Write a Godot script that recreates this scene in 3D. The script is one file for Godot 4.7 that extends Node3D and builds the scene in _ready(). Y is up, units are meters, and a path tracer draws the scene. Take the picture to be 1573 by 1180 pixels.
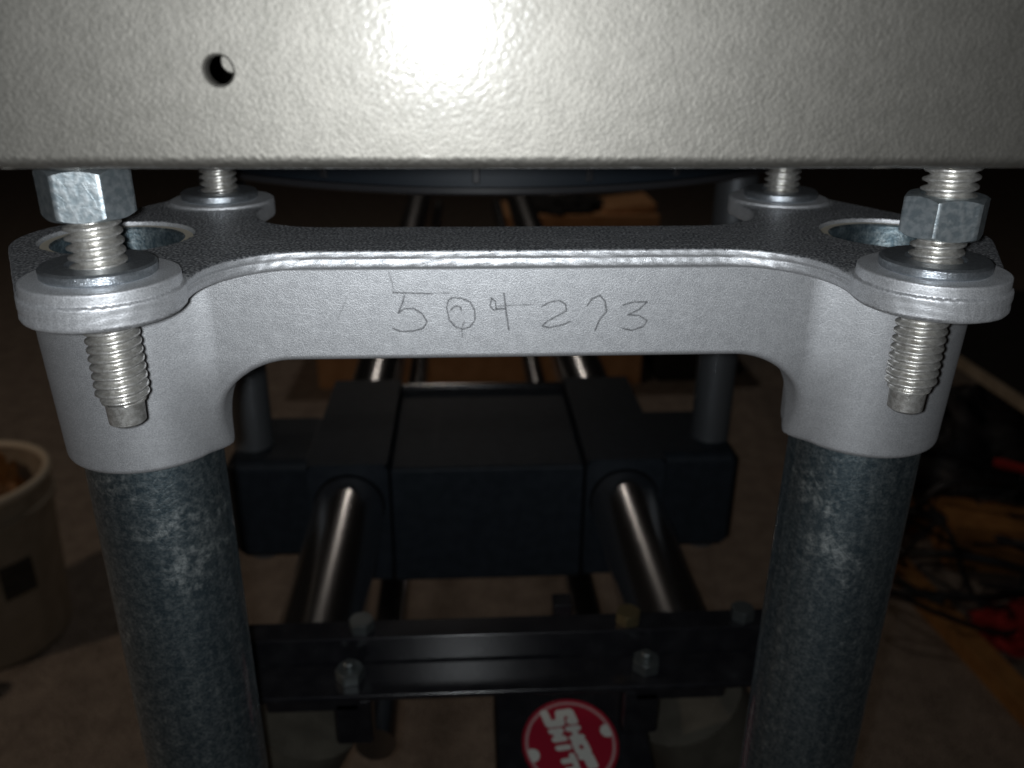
extends Node3D

# ---------------------------------------------------------------- set-up
const YOKE_AT := Vector3(0.0148, 1.097, -0.2355)
const PANEL_Z := -0.150
const BOX_BOTTOM := 1.1274

var rng := RandomNumberGenerator.new()
var names := {}


# A mesh under construction: smooth vertices, triangles wound to face along their normals.
class Builder:
	var v := PackedVector3Array()
	var n := PackedVector3Array()
	var uv := PackedVector2Array()
	var uv2 := PackedVector2Array()
	var idx := PackedInt32Array()

	func vert(p: Vector3, nn: Vector3, t := Vector2.ZERO) -> int:
		v.append(p)
		n.append(nn)
		uv.append(t)
		return v.size() - 1

	func tri(a: int, b: int, c: int) -> void:
		var g := (v[b] - v[a]).cross(v[c] - v[a])
		if g.dot(n[a] + n[b] + n[c]) > 0.0:
			idx.append_array([a, c, b])
		else:
			idx.append_array([a, b, c])

	func quad(a: int, b: int, c: int, d: int) -> void:
		tri(a, b, c)
		tri(a, c, d)

	func flat_quad(a: Vector3, b: Vector3, c: Vector3, d: Vector3, nn: Vector3) -> void:
		var i := vert(a, nn, Vector2(0, 0))
		vert(b, nn, Vector2(1, 0))
		vert(c, nn, Vector2(1, 1))
		vert(d, nn, Vector2(0, 1))
		quad(i, i + 1, i + 2, i + 3)

	# box with chamfered edges, centred on c, turned by b
	func box(c: Vector3, s: Vector3, ch := 0.0, b := Basis.IDENTITY) -> void:
		var h := s * 0.5
		var r := minf(ch, minf(h.x, minf(h.y, h.z)) * 0.9)
		for ax in 3:
			var u := (ax + 1) % 3
			var w := (ax + 2) % 3
			for sg in [-1.0, 1.0]:
				var nn := Vector3.ZERO
				nn[ax] = sg
				var q := []
				for k in [[-1, -1], [1, -1], [1, 1], [-1, 1]]:
					var p := Vector3.ZERO
					p[ax] = sg * h[ax]
					p[u] = k[0] * (h[u] - r)
					p[w] = k[1] * (h[w] - r)
					q.append(c + b * p)
				flat_quad(q[0], q[1], q[2], q[3], b * nn)
		if r <= 0.0:
			return
		for ax in 3:
			var u := (ax + 1) % 3
			var w := (ax + 2) % 3
			for su in [-1.0, 1.0]:
				for sw in [-1.0, 1.0]:
					var nu := Vector3.ZERO
					nu[u] = su
					var nw := Vector3.ZERO
					nw[w] = sw
					var q := []
					for e in [-1.0, 1.0]:
						var p := Vector3.ZERO
						p[ax] = e * (h[ax] - r)
						p[u] = su * h[u]
						p[w] = sw * (h[w] - r)
						q.append(vert(c + b * p, b * nu))
						p[u] = su * (h[u] - r)
						p[w] = sw * h[w]
						q.append(vert(c + b * p, b * nw))
					quad(q[0], q[1], q[3], q[2])
		for sx in [-1.0, 1.0]:
			for sy in [-1.0, 1.0]:
				for sz in [-1.0, 1.0]:
					var i := vert(c + b * Vector3(sx * h.x, sy * (h.y - r), sz * (h.z - r)), b * Vector3(sx, 0, 0))
					vert(c + b * Vector3(sx * (h.x - r), sy * h.y, sz * (h.z - r)), b * Vector3(0, sy, 0))
					vert(c + b * Vector3(sx * (h.x - r), sy * (h.y - r), sz * h.z), b * Vector3(0, 0, sz))
					tri(i, i + 1, i + 2)

	# surface of revolution about an axis through c; profile of (radius, height); each segment flat along its length
	func lathe(profile: Array, segs: int, c := Vector3.ZERO, b := Basis.IDENTITY, smooth := false) -> void:
		for k in profile.size() - 1:
			var p0: Vector2 = profile[k]
			var p1: Vector2 = profile[k + 1]
			var d := p1 - p0
			var nn := Vector2(d.y, -d.x).normalized()
			var n0 := nn
			var n1 := nn
			if smooth:
				if k > 0:
					var e: Vector2 = p0 - profile[k - 1]
					n0 = (nn + Vector2(e.y, -e.x).normalized()).normalized()
				if k < profile.size() - 2:
					var e: Vector2 = profile[k + 2] - p1
					n1 = (nn + Vector2(e.y, -e.x).normalized()).normalized()
			var start := v.size()
			for i in segs + 1:
				var a := TAU * i / segs
				var o := Vector3(sin(a), 0, cos(a))
				vert(c + b * (o * p0.x + Vector3(0, p0.y, 0)), b * (o * n0.x + Vector3(0, n0.y, 0)), Vector2(float(i) / segs, p0.y))
				vert(c + b * (o * p1.x + Vector3(0, p1.y, 0)), b * (o * n1.x + Vector3(0, n1.y, 0)), Vector2(float(i) / segs, p1.y))
			for i in segs:
				var s := start + i * 2
				quad(s, s + 1, s + 3, s + 2)

	# round tube along a polyline
	func tube(path: PackedVector3Array, r: float, segs := 10) -> void:
		var up := Vector3(0.13, 0.97, 0.21).normalized()
		var start := v.size()
		for i in path.size():
			var t := (path[mini(i + 1, path.size() - 1)] - path[maxi(i - 1, 0)]).normalized()
			var a := t.cross(up).normalized()
			var bb := a.cross(t)
			up = bb
			for k in segs + 1:
				var f := TAU * k / segs
				var o := a * cos(f) + bb * sin(f)
				vert(path[i] + o * r, o, Vector2(float(k) / segs, i * 0.1))
		for i in path.size() - 1:
			for k in segs:
				var s := start + i * (segs + 1) + k
				quad(s, s + 1, s + segs + 2, s + segs + 1)
		for e in [0, path.size() - 1]:
			var t2 := (path[1] - path[0]).normalized() * -1.0 if e == 0 else (path[e] - path[e - 1]).normalized()
			var m := vert(path[e], t2)
			var first := v.size()
			for k in segs + 1:
				vert(v[start + e * (segs + 1) + k], t2)
			for k in segs:
				tri(m, first + k, first + k + 1)

	# profile polygon (x, y) extruded along z by depth, centred, edges chamfered by ch
	func prism(poly: PackedVector2Array, depth: float, c := Vector3.ZERO, b := Basis.IDENTITY) -> void:
		var ids := Geometry2D.triangulate_polygon(poly)
		for sg in [-1.0, 1.0]:
			var start := v.size()
			for p in poly:
				vert(c + b * Vector3(p.x, p.y, sg * depth * 0.5), b * Vector3(0, 0, sg))
			for k in range(0, ids.size(), 3):
				tri(start + ids[k], start + ids[k + 1], start + ids[k + 2])
		var cw := 1.0 if Geometry2D.is_polygon_clockwise(poly) else -1.0
		for i in poly.size():
			var p := poly[i]
			var q := poly[(i + 1) % poly.size()]
			var d := (q - p).normalized()
			var nn := Vector3(-d.y, d.x, 0) * cw
			flat_quad(c + b * Vector3(p.x, p.y, -depth * 0.5), c + b * Vector3(q.x, q.y, -depth * 0.5), c + b * Vector3(q.x, q.y, depth * 0.5), c + b * Vector3(p.x, p.y, depth * 0.5), b * nn)

	func mesh() -> ArrayMesh:
		var a := []
		a.resize(Mesh.ARRAY_MAX)
		a[Mesh.ARRAY_VERTEX] = v
		a[Mesh.ARRAY_NORMAL] = n
		a[Mesh.ARRAY_TEX_UV] = uv
		if uv2.size() == v.size():
			a[Mesh.ARRAY_TEX_UV2] = uv2
		a[Mesh.ARRAY_INDEX] = idx
		var m := ArrayMesh.new()
		m.add_surface_from_arrays(Mesh.PRIMITIVE_TRIANGLES, a)
		return m


# ---------------------------------------------------------------- objects
func numbered(called: String) -> String:
	var k: int = names.get(called, 0)
	names[called] = k + 1
	return called if k == 0 else "%s_%03d" % [called, k]


func thing(called: String, label: String, category: String, at := Vector3.ZERO, group := "") -> Node3D:
	var o := Node3D.new()
	o.name = numbered(called)
	o.position = at
	add_child(o, true)
	tag(o, label, category, group)
	return o


func tag(o: Node, label: String, category: String, group := "") -> void:
	o.set_meta("label", label)
	o.set_meta("category", category)
	if group:
		o.set_meta("group", group)


func part(called: String, b: Variant, mat: Material, parent: Node, at := Vector3.ZERO) -> MeshInstance3D:
	var o := MeshInstance3D.new()
	var used := 0
	for c in parent.get_children():
		if String(c.name) == called or String(c.name).begins_with(called + "_0"):
			used += 1
	o.name = called if used == 0 else "%s_%03d" % [called, used]
	o.mesh = b if b is Mesh else b.mesh()
	o.material_override = mat
	o.position = at
	parent.add_child(o, true)
	return o


func solo(called: String, b: Variant, mat: Material, label: String, category: String, at := Vector3.ZERO, group := "") -> MeshInstance3D:
	var o := MeshInstance3D.new()
	o.name = numbered(called)
	o.mesh = b if b is Mesh else b.mesh()
	o.material_override = mat
	o.position = at
	add_child(o, true)
	tag(o, label, category, group)
	return o


func copy(src: Node3D, called: String, at: Vector3, label: String) -> Node3D:
	var c: Node3D = src.duplicate()
	c.name = numbered(called)
	add_child(c, true)
	c.position = at
	c.set_meta("label", label)
	return c


# ---------------------------------------------------------------- textures and materials
func noise_bytes(seed_: int, freq: float, octaves: int, size: int, kind := FastNoiseLite.TYPE_SIMPLEX_SMOOTH) -> PackedByteArray:
	var f := FastNoiseLite.new()
	f.seed = seed_
	f.noise_type = kind
	f.frequency = freq
	f.fractal_octaves = octaves
	if octaves == 1:
		f.fractal_type = FastNoiseLite.FRACTAL_NONE
	var im := f.get_seamless_image(size, size, false, false, 0.12, true)
	im.convert(Image.FORMAT_L8)
	return im.get_data()


func grey_texture(data: PackedByteArray, size: int) -> ImageTexture:
	return ImageTexture.create_from_image(Image.create_from_data(size, size, false, Image.FORMAT_L8, data))


# a colour picture: from c0 to c1 (linear values) by the mix of a coarse and a fine noise, through lo..hi
func colour_texture(coarse: PackedByteArray, fine: PackedByteArray, share: float, size: int, c0: Color, c1: Color, lo: float, hi: float) -> ImageTexture:
	var lut := PackedByteArray()
	lut.resize(768)
	for i in 256:
		var t := smoothstep(lo, hi, i / 255.0)
		var c := c0.lerp(c1, t).linear_to_srgb()
		lut[i * 3] = int(clampf(c.r, 0, 1) * 255.0)
		lut[i * 3 + 1] = int(clampf(c.g, 0, 1) * 255.0)
		lut[i * 3 + 2] = int(clampf(c.b, 0, 1) * 255.0)
	var out := PackedByteArray()
	out.resize(size * size * 3)
	var w := int(share * 256.0)
	var w2 := 256 - w
	for i in size * size:
		var k := ((coarse[i] * w + fine[i] * w2) >> 8) * 3
		out[i * 3] = lut[k]
		out[i * 3 + 1] = lut[k + 1]
		out[i * 3 + 2] = lut[k + 2]
	return ImageTexture.create_from_image(Image.create_from_data(size, size, false, Image.FORMAT_RGB8, out))


func lin(r: float, g: float, b: float) -> Color:
	return Color(r, g, b).linear_to_srgb()


func mat(colour: Color, rough: float, metal := 0.0, albedo: Texture2D = null, bump: Texture2D = null, bump_cm := 0.0, tiles := 25.0) -> StandardMaterial3D:
	var m := StandardMaterial3D.new()
	m.albedo_color = colour
	m.roughness = rough
	m.metallic = metal
	m.uv1_triplanar = true
	m.uv1_scale = Vector3(tiles, tiles, tiles)
	if albedo:
		m.albedo_texture = albedo
	if bump:
		m.heightmap_enabled = true
		m.heightmap_texture = bump
		m.heightmap_scale = bump_cm
	return m


func scratch_image(size: int, count: int, seed_: int, spread: float, base: PackedByteArray) -> PackedByteArray:
	var r := RandomNumberGenerator.new()
	r.seed = seed_
	var d := base.duplicate()
	for i in count:
		var x := r.randf() * size
		var y := r.randf() * size
		var a := r.randfn(0.0, spread)
		var l := int(absf(r.randfn(0.0, 1.0)) * size * 0.09) + 6
		var s := int(r.randf_range(25, 110)) * (1 if r.randf() < 0.7 else -1)
		for k in l:
			var px := posmod(int(x + cos(a) * k), size)
			var py := posmod(int(y + sin(a) * k), size)
			d[py * size + px] = clampi(d[py * size + px] + s, 0, 255)
	return d


# ---------------------------------------------------------------- the cast yoke as a distance field (millimetres about YOKE_AT)
func fillet(a: float, b: float, r: float) -> float:
	var u := maxf(r - a, 0.0)
	var w := maxf(r - b, 0.0)
	return maxf(r, minf(a, b)) - sqrt(u * u + w * w)


func slab(d2: float, y: float, lo: float, hi: float, r: float) -> float:
	var a := d2 + r
	var b := absf(y - (lo + hi) * 0.5) - (hi - lo) * 0.5 + r
	var c := maxf(a, 0.0)
	var e := maxf(b, 0.0)
	return minf(maxf(a, b), 0.0) + sqrt(c * c + e * e) - r


func yoke(x: float, y: float, z: float) -> float:
	x = absf(x)
	var az := absf(z)
	var rad := sqrt((x - 109.0) * (x - 109.0) + z * z)
	# rounded end round the post hole, running out to the stud lobes
	var ux := -15.0 / 53.16
	var uz := 51.0 / 53.16
	var along := (x - 109.0) * ux + az * uz
	var off := absf((x - 109.0) * uz - az * ux)
	var kb := (26.6 - 16.9) / 53.16
	var ka := sqrt(1.0 - kb * kb)
	var kk := off * -kb + along * ka
	var d_end: float
	if kk < 0.0:
		d_end = rad - 26.6
	elif kk > ka * 53.16:
		d_end = sqrt(off * off + (along - 53.16) * (along - 53.16)) - 16.9
	else:
		d_end = off * ka + along * kb - 26.6
	var d_bar := maxf(z - 18.0, -11.0 - z)
	d_bar = maxf(d_bar, x - 84.0)
	var d2 := fillet(d_end, d_bar, 27.0)
	var edge := 0.0
	if absf(d2) < 2.0 and z > 0.0:
		edge = (0.35 + 0.25 * sin(x * 0.23) * sin(x * 0.071)) * exp(-(y + 2.6) * (y + 2.6) * 5.0) + 0.07 * sin(x * 1.3 + y * 2.0) * sin(x * 0.57 - y * 1.1)
	var plate := slab(d2 + edge, y, -5.2, 0.0, 1.0)
	# sockets and the web between them
	var rs := 25.1 + y * 0.031
	var sock := slab(rad - rs, y, -62.0, -1.0, 1.6)
	# the web runs down beside each socket in a round arch, thinning out as it goes
	var arch := fillet(-32.0 - y, 85.8 - x, 24.0)
	var dip := maxf(0.0, -30.0 - y)
	var front := z - 14.6 - 0.012 * y + 0.009 * dip * dip
	var w := maxf(maxf(front, 2.0 - z), x - 104.0)
	w = maxf(w, y + 1.0)
	var p0 := maxf(w + 1.6, 0.0)
	var p1 := maxf(arch + 1.6, 0.0)
	var web := minf(maxf(w, arch) + 1.6, 0.0) + sqrt(p0 * p0 + p1 * p1) - 1.6
	var body := fillet(sock, web, 6.5)
	body = maxf(body, maxf(y + 1.0, -62.0 - y))
	body = fillet(body, plate, 0.9)
	# stud lobes
	var rb := sqrt((x - 93.6) * (x - 93.6) + (az - 51.0) * (az - 51.0))
	if rb < 24.0:
		var rough := 0.05 * sin(x * 0.9 + y * 1.9) * sin(z * 1.1 - y * 1.3) + 0.025 * sin(x * 2.9 - z * 2.1 + y)
		body = minf(body, slab(rb - 16.5 + rough * 0.6, y, -1.0, 3.2 if z > 0.0 else 1.1, 0.45))
		body = minf(body, slab(rb - (17.2 if z > 0.0 else 16.3) - 0.06 * y + rough, y, -4.6 if z > 0.0 else -2.6, 0.4, 0.4))
		body = maxf(body, 6.25 - rb)
	return maxf(body, 19.95 - rad)


func yoke_parts() -> Dictionary:
	var cell := 0.6
	var blk := 8
	var step := cell * blk
	# x cells start half a cell left of the middle plane; the other half is mirrored
	var x0 := -cell * 0.5
	var y0 := -66.0
	var z0 := -72.0
	var nx := int(ceil((142.0 - x0) / step))
	var ny := int(ceil((6.0 - y0) / step))
	var nz := int(ceil((72.0 - z0) / step))
	var half_diag := step * 0.5 * sqrt(3.0) + cell
	var sx := nx * blk + 2
	var sy := ny * blk + 2
	var cells := {}
	var pos := PackedVector3Array()
	var edges := PackedInt32Array()   # cell key, axis, sign
	var val := PackedFloat32Array()
	var side := blk + 1
	val.resize(side * side * side)
	var corner := [0, 1, side, side + 1, side * side, side * side + 1, side * side + side, side * side + side + 1]
	var ea := [0, 2, 4, 6, 0, 1, 4, 5, 0, 1, 2, 3]
	var eb := [1, 3, 5, 7, 2, 3, 6, 7, 4, 5, 6, 7]
	for bz in nz:
		for by in ny:
			for bx in nx:
				var ox := x0 + bx * step
				var oy := y0 + by * step
				var oz := z0 + bz * step
				if absf(yoke(ox + step * 0.5, oy + step * 0.5, oz + step * 0.5)) > half_diag:
					continue
				var i := 0
				for k in side:
					for j in side:
						for l in side:
							val[i] = yoke(ox + l * cell, oy + j * cell, oz + k * cell)
							i += 1
				for k in blk:
					for j in blk:
						for l in blk:
							var at := (k * side + j) * side + l
							var mask := 0
							for c in 8:
								if val[at + corner[c]] < 0.0:
									mask |= 1 << c
							if mask == 0 or mask == 255:
								continue
							var sum := Vector3.ZERO
							var count := 0
							for e in 12:
								var a: int = ea[e]
								var b: int = eb[e]
								if ((mask >> a) & 1) == ((mask >> b) & 1):
									continue
								var va := val[at + corner[a]]
								var vb := val[at + corner[b]]
								var t := va / (va - vb)
								var pa := Vector3(a & 1, (a >> 1) & 1, a >> 2)
								var pb := Vector3(b & 1, (b >> 1) & 1, b >> 2)
								sum += pa.lerp(pb, t)
								count += 1
							var gx := bx * blk + l
							var gy := by * blk + j
							var gz := bz * blk + k
							var key := (gz * sy + gy) * sx + gx
							cells[key] = pos.size()
							var p := Vector3(ox + l * cell, oy + j * cell, oz + k * cell) + sum / count * cell
							pos.append(p)
							var s0 := mask & 1
							for ax in 3:
								if s0 != ((mask >> (1 << ax)) & 1):
									edges.append_array([key, ax, s0])
	# normals from the field
	var nor := PackedVector3Array()
	nor.resize(pos.size())
	var h := 0.22
	for i in pos.size():
		var p := pos[i]
		nor[i] = Vector3(yoke(p.x + h, p.y, p.z) - yoke(p.x - h, p.y, p.z), yoke(p.x, p.y + h, p.z) - yoke(p.x, p.y - h, p.z), yoke(p.x, p.y, p.z + h) - yoke(p.x, p.y, p.z - h)).normalized()
		if absf(p.x) < cell * 0.5:
			pos[i].x = 0.0
			nor[i].x = 0.0
	var strides := [1, sx, sx * sy]
	var out := {}
	var maps := {}
	for e in range(0, edges.size(), 3):
		var key := edges[e]
		var ax := edges[e + 1]
		var u: int = strides[(ax + 1) % 3]
		var w: int = strides[(ax + 2) % 3]
		if not (cells.has(key - u) and cells.has(key - w) and cells.has(key - u - w)):
			continue
		var q := [cells[key], cells[key - u], cells[key - u - w], cells[key - w]]
		var mid: Vector3 = (pos[q[0]] + pos[q[1]] + pos[q[2]] + pos[q[3]]) * 0.25
		var rb := Vector2(mid.x - 93.6, absf(mid.z) - 51.0).length()
		var rad := Vector2(mid.x - 109.0, mid.z).length()
		var kind := "web"
		if rb < 17.9 and mid.y > -5.6:
			kind = "stud_lobe_front" if mid.z > 0.0 else "stud_lobe_rear"
		elif mid.y > -5.5 and rad > 20.0:
			kind = "top_plate" if mid.y > -0.55 else "plate_rim"
		elif rad < 26.0 or mid.x > 100.0:
			kind = "socket"
		for m in [1.0, -1.0]:
			var id: String = kind if kind in ["web", "top_plate", "plate_rim"] else kind + (" r" if m > 0 else " l")
			if not out.has(id):
				out[id] = Builder.new()
				maps[id] = {}
			var b: Builder = out[id]
			var mp: Dictionary = maps[id]
			var r := []
			for c in q:
				var tag_: int = c * 2 + (1 if m > 0 else 0)
				if not mp.has(tag_):
					var p: Vector3 = pos[c]
					var nn: Vector3 = nor[c]
					mp[tag_] = b.vert(Vector3(p.x * m, p.y, p.z) * 0.001, Vector3(nn.x * m, nn.y, nn.z))
					if nn.z > 0.5 and absf(p.x) < 62.0:
						b.uv2.append(Vector2((p.x * m + 64.0) / 128.0, (-p.y) / 32.0))
					else:
						b.uv2.append(Vector2(0.002, 0.002))
				r.append(mp[tag_])
			b.quad(r[0], r[1], r[2], r[3])
	return out


# strokes of the pencilled number, in millimetres on the face of the web
func pencil_texture() -> ImageTexture:
	var strokes := [
		[-33.7, -12.5, -23.0, -12.9], [-23.0, -12.9, -18.4, -12.7],
		[-30.6, -13.4, -31.0, -15.0, -32.5, -18.4],
		[-32.5, -18.4, -30.8, -17.1, -28.2, -17.0, -26.0, -18.5, -24.7, -21.0, -25.9, -22.8, -29.0, -23.6, -32.1, -23.6, -34.2, -22.6],
		[-34.4, -6.8, -33.6, -10.5, -33.5, -12.5],
		[-15.5, -14.2, -18.0, -14.2, -18.9, -15.1, -19.3, -17.0, -18.6, -20.5, -17.1, -22.4, -15.1, -23.2, -13.0, -22.5, -11.6, -20.6, -11.7, -17.6, -12.9, -15.3, -15.5, -14.2],
		[-18.3, -17.6, -17.0, -16.5, -15.5, -16.7, -15.3, -17.8],
		[-14.5, -20.8, -15.3, -23.0, -15.1, -25.7],
		[-7.0, -14.4, -7.5, -16.6, -6.4, -17.8, -5.2, -17.4],
		[-7.2, -14.2, -6.0, -15.2, -5.8, -17.4, -3.1, -17.4],
		[-3.7, -12.9, -3.2, -17.1, -2.3, -23.6],
		[-5.2, -16.6, -1.1, -16.4, 4.1, -16.3],
		[6.5, -17.0, 8.6, -15.7, 11.5, -15.1, 13.2, -16.2, 13.6, -18.1, 10.8, -19.7, 8.3, -21.1, 6.9, -22.5, 8.8, -23.0, 13.0, -22.1, 14.9, -21.1],
		[19.2, -16.8, 20.5, -14.8, 22.6, -13.8, 24.1, -15.5, 24.7, -18.5, 22.9, -20.7, 21.7, -24.1],
		[29.1, -16.7, 32.0, -15.8, 35.8, -15.8, 33.7, -18.0, 30.6, -19.5, 33.9, -19.7, 36.2, -21.3, 35.2, -23.0, 32.1, -24.1, 29.3, -23.4],
		[-49.0, -20.0, -46.0, -14.0], [50.0, -21.0, 52.0, -20.0],
	]
	var faint := [1, 4, 7, 11, 15, 16]
	var r := RandomNumberGenerator.new()
	r.seed = 11
	var w := 2048
	var h := 512
	var alpha := PackedByteArray()
	alpha.resize(w * h)
	for si in strokes.size():
		var s: Array = strokes[si]
		var dark := (0.42 if si < 15 else 0.2) if si in faint else 1.0
		var pressure := 0.8
		for k in range(0, s.size() - 2, 2):
			var a := Vector2((s[k] + 64.0) / 128.0 * w, -s[k + 1] / 32.0 * h)
			var b := Vector2((s[k + 2] + 64.0) / 128.0 * w, -s[k + 3] / 32.0 * h)
			var n := int(a.distance_to(b) * 1.6) + 1
			for i in n:
				pressure = clampf(pressure + r.randfn(0.0, 0.08), 0.45, 1.0)
				var p := a.lerp(b, float(i) / n)
				for j in 22:
					var o := Vector2(r.randfn(0.0, 2.4), r.randfn(0.0, 2.4))
					var px := int(p.x + o.x)
					var py := int(p.y + o.y)
					if px < 4 or py < 4 or px >= w - 4 or py >= h - 4 or r.randf() > 0.75:
						continue
					alpha[py * w + px] = clampi(alpha[py * w + px] + int(r.randf_range(50, 130) * pressure * dark), 0, 185)
	var out := PackedByteArray()
	out.resize(w * h * 4)
	for i in w * h:
		if alpha[i]:
			out[i * 4 + 3] = alpha[i]
		out[i * 4] = 50
		out[i * 4 + 1] = 52
		out[i * 4 + 2] = 56
	return ImageTexture.create_from_image(Image.create_from_data(w, h, false, Image.FORMAT_RGBA8, out))


# ---------------------------------------------------------------- fasteners
# helical thread: radius follows the pitch along a right-hand helix; y from 0 to length
func thread_mesh(length: float, major: float, depth: float, pitch: float, run_in: float) -> ArrayMesh:
	var segs := 44
	var rows := int(length / pitch * 9.0)
	var a := []
	a.resize(Mesh.ARRAY_MAX)
	var v := PackedVector3Array()
	var n := PackedVector3Array()
	var uv := PackedVector2Array()
	var idx := PackedInt32Array()
	for j in rows + 1:
		var y := length * j / rows
		for i in segs + 1:
			var f := TAU * i / segs
			var t := y / pitch - f / TAU
			t = t - floor(t)
			var crest := 1.0 - absf(t * 2.0 - 1.0)
			var s := smoothstep(0.1, 0.82, crest)
			var fade := smoothstep(0.0, run_in, y)
			var r := major - depth * (1.0 - s * (0.35 + 0.65 * fade)) - depth * 0.25 * (1.0 - fade)
			var slope := 0.0
			if crest > 0.1 and crest < 0.82:
				var q := (crest - 0.1) / 0.72
				slope = 6.0 * q * (1.0 - q) / 0.72 * 2.0 / pitch * depth * (1.0 if t < 0.5 else -1.0)
			v.append(Vector3(sin(f) * r, y, cos(f) * r))
			n.append(Vector3(sin(f), -slope, cos(f)).normalized())
			uv.append(Vector2(float(i) / segs, y))
	for j in rows:
		for i in segs:
			var s := j * (segs + 1) + i
			idx.append_array([s, s + segs + 1, s + 1, s + 1, s + segs + 1, s + segs + 2])
	a[Mesh.ARRAY_VERTEX] = v
	a[Mesh.ARRAY_NORMAL] = n
	a[Mesh.ARRAY_TEX_UV] = uv
	a[Mesh.ARRAY_INDEX] = idx
	var m := ArrayMesh.new()
	m.add_surface_from_arrays(Mesh.PRIMITIVE_TRIANGLES, a)
	return m


# hexagon with turned-down corners, y from 0 to h, one corner at angle `corner`; bore > 0 cuts the hole
func hex_mesh(flats: float, h: float, bore: float, corner: float, both := true) -> Builder:
	var b := Builder.new()
	var rc := flats * 0.5 / cos(PI / 6.0)
	var per := 12
	var chr := flats * 0.5 * 0.985
	var rows := 14
	for face in 6:
		var a0 := corner + face * PI / 3.0
		var mid := a0 + PI / 6.0
		var fn := Vector3(sin(mid), 0, cos(mid))
		var start := b.v.size()
		var tops := []
		for i in per + 1:
			var th := -PI / 6.0 + PI / 3.0 * i / per
			var r := flats * 0.5 / cos(th)
			var o := Vector3(sin(mid + th), 0, cos(mid + th))
			var cut := (r - chr) * tan(deg_to_rad(32.0))
			var lo := cut if both else 0.0
			var hi := h - cut
			# soften the vertical arrises
			var e := smoothstep(0.84, 1.0, absf(th) / (PI / 6.0)) * 0.55
			var nn := fn.lerp(o, e).normalized()
			b.vert(o * r * (1.0 - 0.006 * e) + Vector3(0, lo, 0), nn)
			b.vert(o * r * (1.0 - 0.006 * e) + Vector3(0, hi, 0), nn)
			tops.append([o, r, lo, hi])
		for i in per:
			b.quad(start + i * 2, start + i * 2 + 1, start + i * 2 + 3, start + i * 2 + 2)
		for top in ([0, 1] if both else [1]):
			var s2 := b.v.size()
			var yy: float = h if top == 1 else 0.0
			for t in tops:
				var o: Vector3 = t[0]
				var cn := (o * 0.53 + Vector3(0, 1 if top == 1 else -1, 0) * 0.85).normalized()
				b.vert(o * t[1] * 0.998 + Vector3(0, t[3] if top == 1 else t[2], 0), cn)
				b.vert(o * chr + Vector3(0, yy, 0), cn)
				b.vert(o * chr + Vector3(0, yy, 0), Vector3(0, 1 if top == 1 else -1, 0))
				b.vert(o * maxf(bore, 0.0001) + Vector3(0, yy, 0), Vector3(0, 1 if top == 1 else -1, 0))
			for i in per:
				var s := s2 + i * 4
				b.quad(s, s + 1, s + 5, s + 4)
				b.quad(s + 2, s + 3, s + 7, s + 6)
	if bore > 0.0:
		b.lathe([Vector2(bore, h), Vector2(bore, 0)], 36)
	return b


func washer_mesh(r: float, bore: float, t: float) -> Builder:
	var b := Builder.new()
	b.lathe([Vector2(bore, t), Vector2(bore, 0), Vector2(r - 0.0003, 0), Vector2(r, 0.0004), Vector2(r, t - 0.0005), Vector2(r - 0.0005, t), Vector2(bore, t)], 72)
	return b


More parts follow.
